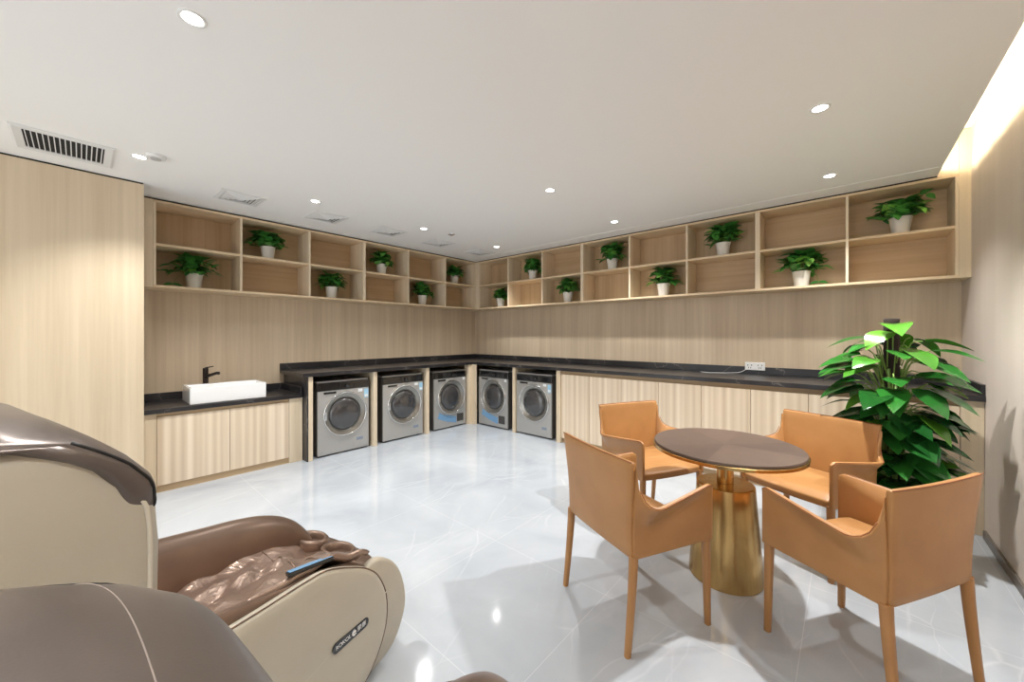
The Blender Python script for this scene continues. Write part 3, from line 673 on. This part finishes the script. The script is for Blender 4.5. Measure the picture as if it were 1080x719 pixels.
# ------------------------------------------------------------------ large floor plant
def floor_plant():
    rnd = random.Random(5)
    t = thing('climbing_floor_plant', 'large glossy-leaved plant climbing a dark pole in the corner by the right wall', 'potted plant', (0.215, 3.43, 0))
    MB().lathe([(0.001, 0), (0.120, 0), (0.135, 0.02), (0.165, 0.30), (0.172, 0.31), (0.172, 0.33), (0.158, 0.33), (0.152, 0.28), (0.001, 0.28)], 40).build('planter', M['plastic_white'], t, auto=40)
    MB().lathe([(0.001, 0.2803), (0.150, 0.2803), (0.150, 0.295), (0.001, 0.305)], 32).build('soil', M['soil'], t, smooth=True)
    mp_ = MB(); prof = []
    for i in range(60): prof.append((0.037+0.0025*(i % 2), 0.285+1.18*i/59))
    mp_.lathe([(0.001, 0.285)]+prof+[(0.03, 1.468), (0.001, 1.468)], 20).build('moss_pole', M['moss_pole'], t, smooth=True)
    mb, st = MB(), MB()
    # camera-facing azimuth is towards -y; leaves all round, in tiers
    k = 0
    for z0, n, reach, rise in ((0.40, 18, 0.28, 0.08), (0.48, 18, 0.32, 0.09), (0.56, 18, 0.32, 0.10), (0.64, 18, 0.33, 0.11), (0.72, 18, 0.34, 0.11), (0.80, 18, 0.34, 0.12), (0.91, 16, 0.35, 0.13), (1.02, 14, 0.38, 0.14), (1.12, 13, 0.38, 0.14), (1.20, 9, 0.28, 0.15), (1.27, 3, 0.08, 0.14)):
        for j in range(n):
            a = 2*PI*(j+0.37*k)/n+rnd.uniform(-.25, .25); k += 1
            rr = 0.76*reach*rnd.uniform(0.5, 1.0); zz = z0+rise*rnd.uniform(0.5, 1.2)
            s0 = Vector((0.045*math.cos(a), 0.045*math.sin(a), z0-0.12*rnd.random())); p = Vector((rr*0.75*math.cos(a), rr*0.75*math.sin(a), zz))
            if p.x > 0.30: p.x = 0.30
            if zz < 0.9 and p.x < 0.05 and p.y < 0: p.x *= 0.6; p.y *= 0.6
            mid = (s0*0.55+p*0.45)+Vector((0, 0, 0.07)); pts = catmull([s0, mid, p], 4)
            L = rnd.uniform(0.20, 0.27)*(0.92 if z0 > 1.1 else 1); W = L*rnd.uniform(0.54, 0.68)
            pitch = rnd.uniform(-0.50, 0.12) if z0 < 0.95 else rnd.uniform(-0.25, 0.15)
            d = Vector((math.cos(a), math.sin(a), pitch))
            if p.x+d.normalized().x*L > 0.36: L = max(0.09, (0.36-p.x)/max(0.1, d.normalized().x)); W = L*0.62
            if p.x+d.normalized().x*L < -0.36: L = max(0.11, (-0.36-p.x)/min(-0.1, d.normalized().x)); W = L*0.62
            up = Vector((0.25*math.cos(a)+rnd.uniform(-.3, .3), 0.25*math.sin(a)+rnd.uniform(-.3, .3)-0.10, 1))
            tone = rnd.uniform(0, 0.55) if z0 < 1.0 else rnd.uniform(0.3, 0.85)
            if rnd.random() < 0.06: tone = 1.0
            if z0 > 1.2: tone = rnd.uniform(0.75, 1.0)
            def near_chair(L_):
                tip = p+d.normalized()*L_; return tip.z < 0.92 and tip.x < 0.09 and (tip.x+0.075)*-0.427+(tip.y+0.27)*-0.904 > -0.02
            while near_chair(L) and L > 0.10: L *= 0.9; W = L*0.66      # keeps clear of the armchair's back
            if near_chair(L): continue
            st.tube(pts, 0.0036, 6)
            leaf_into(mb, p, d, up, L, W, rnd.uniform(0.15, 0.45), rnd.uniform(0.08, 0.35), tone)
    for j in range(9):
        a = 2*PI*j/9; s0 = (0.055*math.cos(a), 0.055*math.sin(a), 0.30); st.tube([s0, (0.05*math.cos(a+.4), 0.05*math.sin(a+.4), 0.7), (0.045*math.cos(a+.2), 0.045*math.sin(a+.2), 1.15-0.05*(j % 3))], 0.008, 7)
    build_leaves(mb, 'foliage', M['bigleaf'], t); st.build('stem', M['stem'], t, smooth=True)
floor_plant()

# ------------------------------------------------------------------ massage chairs (front towards local +y)
def superellipse(a, y0, y1, n=4.0, seg=48):
    c, b = (y0+y1)/2, (y1-y0)/2; P = []
    for k in range(seg):
        th = 2*PI*k/seg; cx, sx = math.cos(th), math.sin(th)
        P.append((a*math.copysign(abs(cx)**(2/n), cx), c+b*math.copysign(abs(sx)**(2/n), sx)))
    return P
def text_mesh(body, size):
    cu = bpy.data.curves.new('lettering', 'FONT'); cu.body = body; cu.size = size; cu.align_x = 'CENTER'; cu.align_y = 'CENTER'; cu.extrude = 0.0004
    o = bpy.data.objects.new('lettering', cu); C.objects.link(o); bpy.context.view_layer.update()
    me = bpy.data.meshes.new_from_object(o.evaluated_get(bpy.context.evaluated_depsgraph_get())); bpy.data.objects.remove(o); return me
def massage_chair(label, loc, phi, recline=0.0, slide=0.0, puff=0.0):
    t = thing('massage_chair', label, 'massage chair', loc, -phi, 'massage chairs')
    # back shell
    YF = [(0.10, 0.36), (0.95, 0.372), (1.01, 0.353), (1.07, 0.315), (1.10, 0.280), (1.122, 0.243), (1.138, 0.208), (1.150, 0.16), (1.158, 0.10)]
    R = []
    for z in (0.10, 0.25, 0.45, 0.65, 0.85, 0.95, 0.98, 1.01, 1.04, 1.07, 1.10, 1.122, 1.138, 1.150, 1.158):
        yb = interp([(0.1, -0.12), (0.6, -0.24), (1.0, -0.29), (1.12, -0.26), (1.158, -0.16)], z); a = interp([(0.1, 0.28), (0.5, 0.318), (1.0, 0.322), (1.10, 0.312), (1.14, 0.29), (1.158, 0.25)], z)
        R.append([(x, y, z) for x, y in superellipse(a, yb, interp(YF, z)+(0.028*(1-0.85*sstep(0.90, 1.03, z)) if not puff else -0.08), 14)])
    sh = MB().rings(R).build('back_shell', M['beige'], t, smooth=True)
    pip = []
    for sg in (1, -1):
        line = []
        for row in R[3:]:
            k = 4; x, y, z = row[k]; line.append((sg*x*1.002, y+0.002, z))
        top = [(sg*x, y, z) for x, y, z in R[-1][:1]+R[-1][:35:-1]]
        MB().tube(catmull(line+top, 3), 0.005, 8).build('piping', M['cream_piping'], sh, smooth=True)
    # brown head and back pad, puffed and quilted, overhanging the shell's rim
    R = []
    N = 34; NP = 144
    for i in range(N+1):
        q = i/N; z = 0.40+0.778*q
        yf = interp([(0.40, 0.44), (0.7, 0.435), (0.90, 0.405), (0.95, 0.408), (1.01, 0.398), (1.06, 0.360), (1.10, 0.320), (1.13, 0.285), (1.15, 0.255), (1.18, 0.21), (1.20, 0.13)], z)
        yb = interp([(0.40, 0.25), (0.95, 0.30), (1.01, 0.29), (1.07, 0.25), (1.10, 0.20), (1.135, 0.12), (1.150, 0.02), (1.156, -0.20), (1.175, -0.235), (1.19, -0.20), (1.20, -0.10)], z)
        a = interp([(0.40, 0.22), (0.55, 0.28), (0.88, 0.285), (0.94, 0.306), (0.99, 0.330), (1.06, 0.334), (1.12, 0.325), (1.16, 0.316), (1.18, 0.29), (1.19, 0.26), (1.20, 0.20)], z)
        row = []
        for x, y in superellipse(a+puff*0.6, yb, yf+puff*2.2, 2.3 if z < 0.93 else 3.4, NP):
            dip = max(math.exp(-((y-0.10)/0.020)**2), math.exp(-((y+0.05)/0.020)**2))*sstep(0.95, 1.10, z); x *= 1-0.05*dip
            zz = z-0.022*dip*sstep(1.02, 1.15, z)+(0.010*math.sin(11*y+2.0)*math.sin(8*x+1.0)*sstep(0.95, 1.15, z) if puff else 0)
            row.append((x, y, zz+0.010*sstep(1.13, 1.2, z)*(1-(x/0.34)**2)))
        R.append(row)
    top_c = Vector((0, sum(p[1] for p in R[-1])/NP, 0))
    for k in (0.8, 0.55, 0.3, 0.06): R.append([(p[0]*k, top_c.y+(p[1]-top_c.y)*k, p[2]+0.012*(1-k*k)) for p in R[34]])
    pad = MB().rings(R).build('back_pad', M['grey_brown'], t, smooth=True)
    def crossing(row, y0, sg):
        for p, q in zip(row, row[1:]+row[:1]):
            if p[0]*sg > 0 and q[0]*sg > 0 and (p[1]-y0)*(q[1]-y0) <= 0 and p[1] != q[1]: return Vector(p).lerp(Vector(q), (y0-p[1])/(q[1]-p[1]))
    for y0 in (0.10, -0.05):
        L_ = [c for c in (crossing(r_, y0, -1) for r_ in R[24:]) if c]; Rr = [c for c in (crossing(r_, y0, 1) for r_ in R[24:]) if c]
        if len(L_) > 2: MB().tube(catmull([tuple(p) for p in L_+Rr[::-1]], 2), 0.0018 if puff else 0.0026, 6).build('seam', M['black_piping'], pad, smooth=True)
    if puff:
        for row in (R[30], R[33]): MB().tube(catmull([(x*1.002, y, z) for x, y, z in row[36:117]], 2), 0.0009, 6).build('stitching', M['stitch'], pad, smooth=True)
    for sg in (1, -1):
        c = catmull([(sg*x, y, z) for x, y, z in (R[k][7] for k in range(13, 33))], 2)
        MB().tube(c, 0.004, 6).build('piping', M['black_piping'], pad, smooth=True)
    head = (sh, pad)
    if recline:
        for o in (sh, pad):
            o.matrix_local = Matrix.Translation((0, 0.40, 0.45)) @ Matrix.Rotation(recline, 4, 'X') @ Matrix.Translation((0, -0.40, -0.45))
    # arms: brown roll inside, beige panel outside
    crown = [(0.40, 0.625), (0.55, 0.605), (0.70, 0.583), (0.82, 0.566), (0.93, 0.536), (1.02, 0.487), (1.075, 0.42), (1.10, 0.34)]
    for sg in (1, -1):
        R = []
        for y, zc in catmull(crown, 4):
            zc += 0.034 if sg < 0 else -0.030
            xo = 0.298 if sg > 0 else 0.318
            a = (xo-0.135)/2; cxx = sg*(xo+0.135)/2; zb = 0.30; row = []
            if sg > 0: a *= 0.36; cxx = 0.299-a
            for k in range(20):
                th = 2*PI*k/20; cx_, sx_ = math.cos(th), math.sin(th)
                row.append((cxx+a*math.copysign(abs(cx_)**0.8, cx_), y, (zc+zb)/2+(zc-zb)/2*math.copysign(abs(sx_)**0.75, sx_)))
            R.append(row)
        MB().rings(R).build('armrest', M['brown'], t, smooth=True, subsurf=1)
        o_ = catmull([(0.36, 0.52), (0.48, 0.548), (0.63, 0.555), (0.75, 0.561), (0.83, 0.556), (0.93, 0.512), (1.0, 0.468), (1.05, 0.41), (1.085, 0.32), (1.085, 0.21), (1.04, 0.11), (0.97, 0.045), (0.85, 0.03), (0.55, 0.03), (0.25, 0.03), (0.10, 0.10), (0.10, 0.30), (0.22, 0.45)], 5, True)
        def scaled(k): return [(0.6+(y-0.6)*k, 0.3+(z-0.3)*k) for y, z in o_]
        rr = [[(sg*x, y, z) for y, z in scaled(k)] for x, k in ((0.302, 0.97), (0.322, 1.0), (0.334, 0.985), (0.340, 0.95), (0.346, 0.80), (0.349, 0.5))]
        pn = MB().rings(rr).build('side_panel', M['beige'], t, smooth=True)
        MB().tube([(sg*0.331, y, z) for y, z in scaled(0.994)]+[(sg*0.331,)+scaled(0.994)[0]], 0.0028, 6).build('piping', M['brown'], pn, smooth=True)
        c = catmull([(0.42, 0.14), (0.60, 0.20), (0.78, 0.265), (0.95, 0.30), (1.08, 0.335)], 6)
        MB().tube([(sg*(0.3475-0.013*sstep(0.9, 1.1, y)), y, z) for y, z in c], 0.0018, 6).build('seam', M['cream_piping'], pn, smooth=True)
        # beige cheek of the footrest
        o2 = catmull([(1.03, 0.462), (1.12, 0.435), (1.19, 0.35), (1.225, 0.22), (1.20, 0.12), (1.13, 0.045), (1.0, 0.04), (0.95, 0.2), (0.97, 0.36)], 5, True)
        MB().rings([[(sg*x, 1.05+(y-1.05)*k-(0.05 if sg < 0 else 0), 0.24+(z-0.24)*k-(0.02 if sg < 0 else 0)) for y, z in o2] for x, k in ((0.262, 0.95), (0.275, 1.0), (0.292, 1.0), (0.3005, 0.94))]).build('footrest_cheek', M['beige'], t, smooth=True)
        MB().lathe([(0.001, 0.0), (0.03, 0.0), (0.03, 0.0299), (0.001, 0.0299)], 16, (sg*0.29, 0.35)).build('foot', M['black'], t)
    # seat with loose crumpled cover, climbing the arms
    def seatp(u, v):
        x = -0.150+0.425*u; y = 0.38+0.66*v
        z = interp([(-0.15, 0.470), (-0.05, 0.455), (0.05, 0.465), (0.14, 0.515), (0.275, 0.562)], x)-0.075*sstep(0.80, 1.15, y)-0.02*sstep(0.9, 1.05, y)
        z += 0.012*math.sin(x*38+y*17)*math.sin(y*23-x*11)+0.007*math.sin(y*47+x*61)
        return (x, y, z)
    se = MB().slab(seatp, 30, 44, 0.02).build('seat_cover', M['crumpled'], t, smooth=True)
    bx(-0.13, 0.20, 0.30, 1.0, 0.06, 0.36).build('seat_base', M['brown'], t, bevel=0.02)
    MB().tube([Vector(seatp(u/60, 0.70+0.04*math.sin(u/9)))+Vector((0, 0, 0.012)) for u in range(3, 58)], 0.0022, 6).build('seam', M['brown'], se, smooth=True)
    # calf rest with a rounded well
    R = []
    for z, k in ((0.06, 0.9), (0.12, 1.0), (0.34, 1.0), (0.385, 0.96), (0.40, 0.88)): R.append([(x*1.0, 1.08+(y-1.08)*1.0, z) for x, y in superellipse(0.250*k, 1.08-0.085*k, 1.08+0.085*k, 3, 40)])
    cr = MB().rings(R).build('calf_rest', M['brown'], t, smooth=True)
    for cx0 in (0.045, -0.145):
        rr = []
        for r_, z in ((0.080, 0.33), (0.086, 0.405), (0.083, 0.428), (0.072, 0.438), (0.060, 0.430), (0.054, 0.405), (0.052, 0.37)):
            rr.append([(cx0+r_*math.cos(2*PI*k/32), 1.075+0.78*r_*math.sin(2*PI*k/32), z-0.12*(r_*math.sin(2*PI*k/32))) for k in range(32)])
        MB().rings(rr, True, False, True).build('calf_well', M['brown'], cr, smooth=True)
    # remote bar on the right arm
    rm = MB().rings([[(0.262, 0.72, z), (0.282, 0.72, z), (0.282, 0.885, z-0.026), (0.262, 0.885, z-0.026)] for z in (0.572, 0.586)]).build('control_bar', M['gloss_black'], t, bevel=0.003)
    MB().rings([[(0.2635, 0.725, z), (0.2805, 0.725, z), (0.2805, 0.88, z-0.0245), (0.2635, 0.88, z-0.0245)] for z in (0.5858, 0.5868)]).build('touch_strip', M['film_blue'], rm)
    # badge on the right panel
    bc = Vector((0.3468, 0.905, 0.287)); tilt = math.radians(2)
    pill = []
    for k in range(32):
        a = 2*PI*k/32; pill.append((0.060*(1 if math.cos(a) > 0 else -1)+0.0175*math.cos(a), 0.0175*math.sin(a)))
    rot = Matrix.Rotation(math.radians(-2.5), 4, 'Z')
    bd = MB().rings([[(0, y, z) for y, z in pill], [(0.0045, y, z) for y, z in pill]]).build('badge', M['gloss_black'], t)
    bd.location = bc; bd.rotation_euler = (tilt, math.radians(-2), math.radians(3.0))
    def letters(body, size, y):
        me = text_mesh(body, size); me.transform(Matrix(((0, 0, 1, 0), (1, 0, 0, 0), (0, 1, 0, 0), (0, 0, 0, 1)))); me.materials.append(M['badge_print'])
        o = bpy.data.objects.new('lettering', me); C.objects.link(o); o.parent = bd; o.location = (0.0047, y, 0); return o
    letters('ROKOL', 0.0185, -0.035); letters('荣康', 0.020, 0.045)
    P = [(0.011*math.cos(2*PI*k/24), 0.011*math.sin(2*PI*k/24)) for k in range(5, 22)]+[(0.004+0.0075*math.cos(2*PI*k/24), 0.002+0.0075*math.sin(2*PI*k/24)) for k in range(20, 6, -1)]
    MB().rings([[(0.0046, 0.012+y, z) for y, z in P], [(0.0051, 0.012+y, z) for y, z in P]]).build('swirl_mark', M['badge_print'], bd)
    P = [(0.014+0.0055*math.cos(2*PI*k/20), 0.002+0.0045*math.sin(2*PI*k/20)) for k in range(20)]
    MB().rings([[(0.0046, y, z) for y, z in P], [(0.0051, y, z) for y, z in P]]).build('swirl_mark', M['badge_print'], bd)
    for o in t.children:
        if o not in head: o.location.y += slide
    return t
PH1, PH2 = math.radians(-12), math.radians(-2)
w1 = Vector((math.cos(PH1), -math.sin(PH1), 0))
massage_chair('brown and beige massage chair showing its whole right side, farther from the viewer', tuple(w1*-1.52), PH1)
massage_chair('brown massage chair closest to the viewer, only its head pad and arm tip showing', (-0.38, -0.17, 0), PH2, math.radians(16.8), -0.16, 0.030)

# ------------------------------------------------------------------ ceiling fittings
def downlight(label, x, y, power=1.0, group='recessed ceiling downlights'):
    t = thing('downlight', label, 'ceiling light', (x, y, ZC), 0, group)
    MB().lathe([(0.046, -0.0005), (0.046, -0.004), (0.042, -0.006), (0.034, -0.003), (0.033, -0.0005)], 32, cap0=False, cap1=False).build('trim_ring', M['white_metal'], t, smooth=True)
    MB().lathe([(0.001, -0.0025), (0.033, -0.0022), (0.0335, -0.001)], 28, cap0=False, cap1=False).build('lens', M['lamp'], t, smooth=True)
    ld = bpy.data.lights.new('spot', 'SPOT'); ld.energy = SPOT_W*power; ld.spot_size = math.radians(112); ld.spot_blend = 0.9; ld.shadow_soft_size = 0.035; ld.color = (1.0, 0.995, 0.97)
    o = bpy.data.objects.new('spot', ld); C.objects.link(o); o.parent = t; o.location = (0, 0, -0.03)
DL = [(-1.93, 0.29, 'lit recessed downlight alone on the open ceiling, nearest the viewer'),
      (-3.70, 0.27, 'lit recessed downlight beside the smoke detector and the long air grille'),
      (-3.70, 1.44, 'lit recessed downlight over the first washing machine, beside the first square vents'),
      (-3.70, 2.645, 'lit recessed downlight over the second washing machine, beside the sprinkler'),
      (-3.69, 3.86, 'lit recessed downlight in the far corner over the corner post'),
      (-1.91, 2.66, 'lit recessed downlight in the middle of the ceiling'),
      (-1.91, 3.865, 'lit recessed downlight by the middle back-wall shelf unit'),
      (-0.11, 2.68, 'lit recessed downlight above the round table'),
      (-0.10, 3.865, 'lit recessed downlight by the two-column back-wall shelf unit')]
for x, y, lb in DL: downlight(lb, x, y, 2.4 if (x, y) == (-0.11, 2.68) else 1.0)
for x, y, lb in ((-0.11, 0.29, 'added unseen downlight overhead of the viewer near the right wall'), (-0.11, -1.2, 'added unseen downlight behind the viewer near the right wall'), (-1.93, -1.2, 'added unseen downlight behind the viewer in the middle'), (-3.7, -1.2, 'added unseen downlight behind the viewer by the wood panel')):
    downlight(lb, x, y, 0.6)  # unseen lamps carrying on the ceiling grid, added for more light
def diffuser(label, x, y):
    t = thing('ceiling_vent', label, 'vent', (x, y, ZC), 0, 'square ceiling air diffusers')
    def sq(a, b, z): return [(-a, -b, z), (a, -b, z), (a, b, z), (-a, b, z)]
    A, B = 0.165, 0.165
    MB().rings([sq(A, B, -0.0003), sq(A, B, -0.006), sq(A-0.03, B-0.03, -0.010), sq(A-0.032, B-0.032, -0.003)], True, False, False).build('frame', M['white_metal'], t)
    for k, (a, z) in enumerate(((0.128, -0.004), (0.098, -0.007), (0.068, -0.010), (0.038, -0.013))):
        MB().rings([sq(a, a, z+0.0035), sq(a, a, z), sq(a-0.027, a-0.027, z-0.012), sq(a-0.029, a-0.029, z-0.010)], True, False, k == 3).build('blade', M['white_metal'], t)
    bx(-0.125, 0.125, -0.125, 0.125, -0.0022, -0.0006).build('backing', M['vent_back'], t)
for y, lb in ((0.955, 'square ceiling diffuser over the sink, first of the row'), (1.715, 'square ceiling diffuser over the first washing machine'), (2.44, 'square ceiling diffuser over the second washing machine'), (3.18, 'square ceiling diffuser over the third washing machine'), (3.95, 'square ceiling diffuser in the far corner, last of the row')):
    diffuser(lb, -4.12, y)
t = thing('air_grille', 'long white air grille with dark slots near the tall wood panel', 'vent', (-3.875, -0.065, ZC))
gx, gy = 0.215, 0.220
MB().rings([[(sx*a, sy*b, z) for sx, sy in ((-1, -1), (1, -1), (1, 1), (-1, 1))] for a, b, z in ((gx, gy, -0.0003), (gx, gy, -0.008), (gx-0.012, gy-0.012, -0.012), (0.165, 0.172, -0.008), (0.165, 0.172, -0.002))], True, False, False).build('frame', M['white_metal'], t)
bx(-0.165, 0.165, -0.172, 0.172, -0.0018, -0.0005).build('duct', M['dark_void'], t)
for k in range(15):
    y = -0.172+0.344*(k+0.5)/15
    MB().rings([[(-0.163, y-0.003, -0.003), (0.163, y-0.003, -0.003), (0.163, y+0.001, -0.003), (-0.163, y+0.001, -0.003)], [(-0.163, y-0.001, -0.0095), (0.163, y-0.001, -0.0095), (0.163, y+0.003, -0.0095), (-0.163, y+0.003, -0.0095)]]).build('slat', M['white_metal'], t)
t = thing('smoke_detector', 'flat white smoke detector beside the downlight near the long grille', 'smoke detector', (-3.60, 0.345, ZC))
MB().lathe([(0.055, -0.0003), (0.055, -0.012), (0.050, -0.020), (0.001, -0.022)], 32, cap0=False).build('cover', M['white_metal'], t, auto=40)
MB().lathe([(0.030, -0.0215), (0.028, -0.027), (0.001, -0.028)], 24, cap0=False).build('sensor_cap', M['vent_grey'], t, auto=40)
t = thing('fire_sprinkler', 'small round sprinkler rose on the ceiling near the far corner vents', 'sprinkler', (-3.655, 3.02, ZC))
MB().lathe([(0.042, -0.0003), (0.040, -0.006), (0.020, -0.010), (0.016, -0.010)], 28, cap0=False, cap1=False).build('rose', M['chrome'], t, smooth=True)
MB().lathe([(0.016, -0.009), (0.012, -0.013), (0.018, -0.014), (0.018, -0.0155), (0.001, -0.0155)], 20, cap0=False).build('head', M['chrome'], t, auto=40)
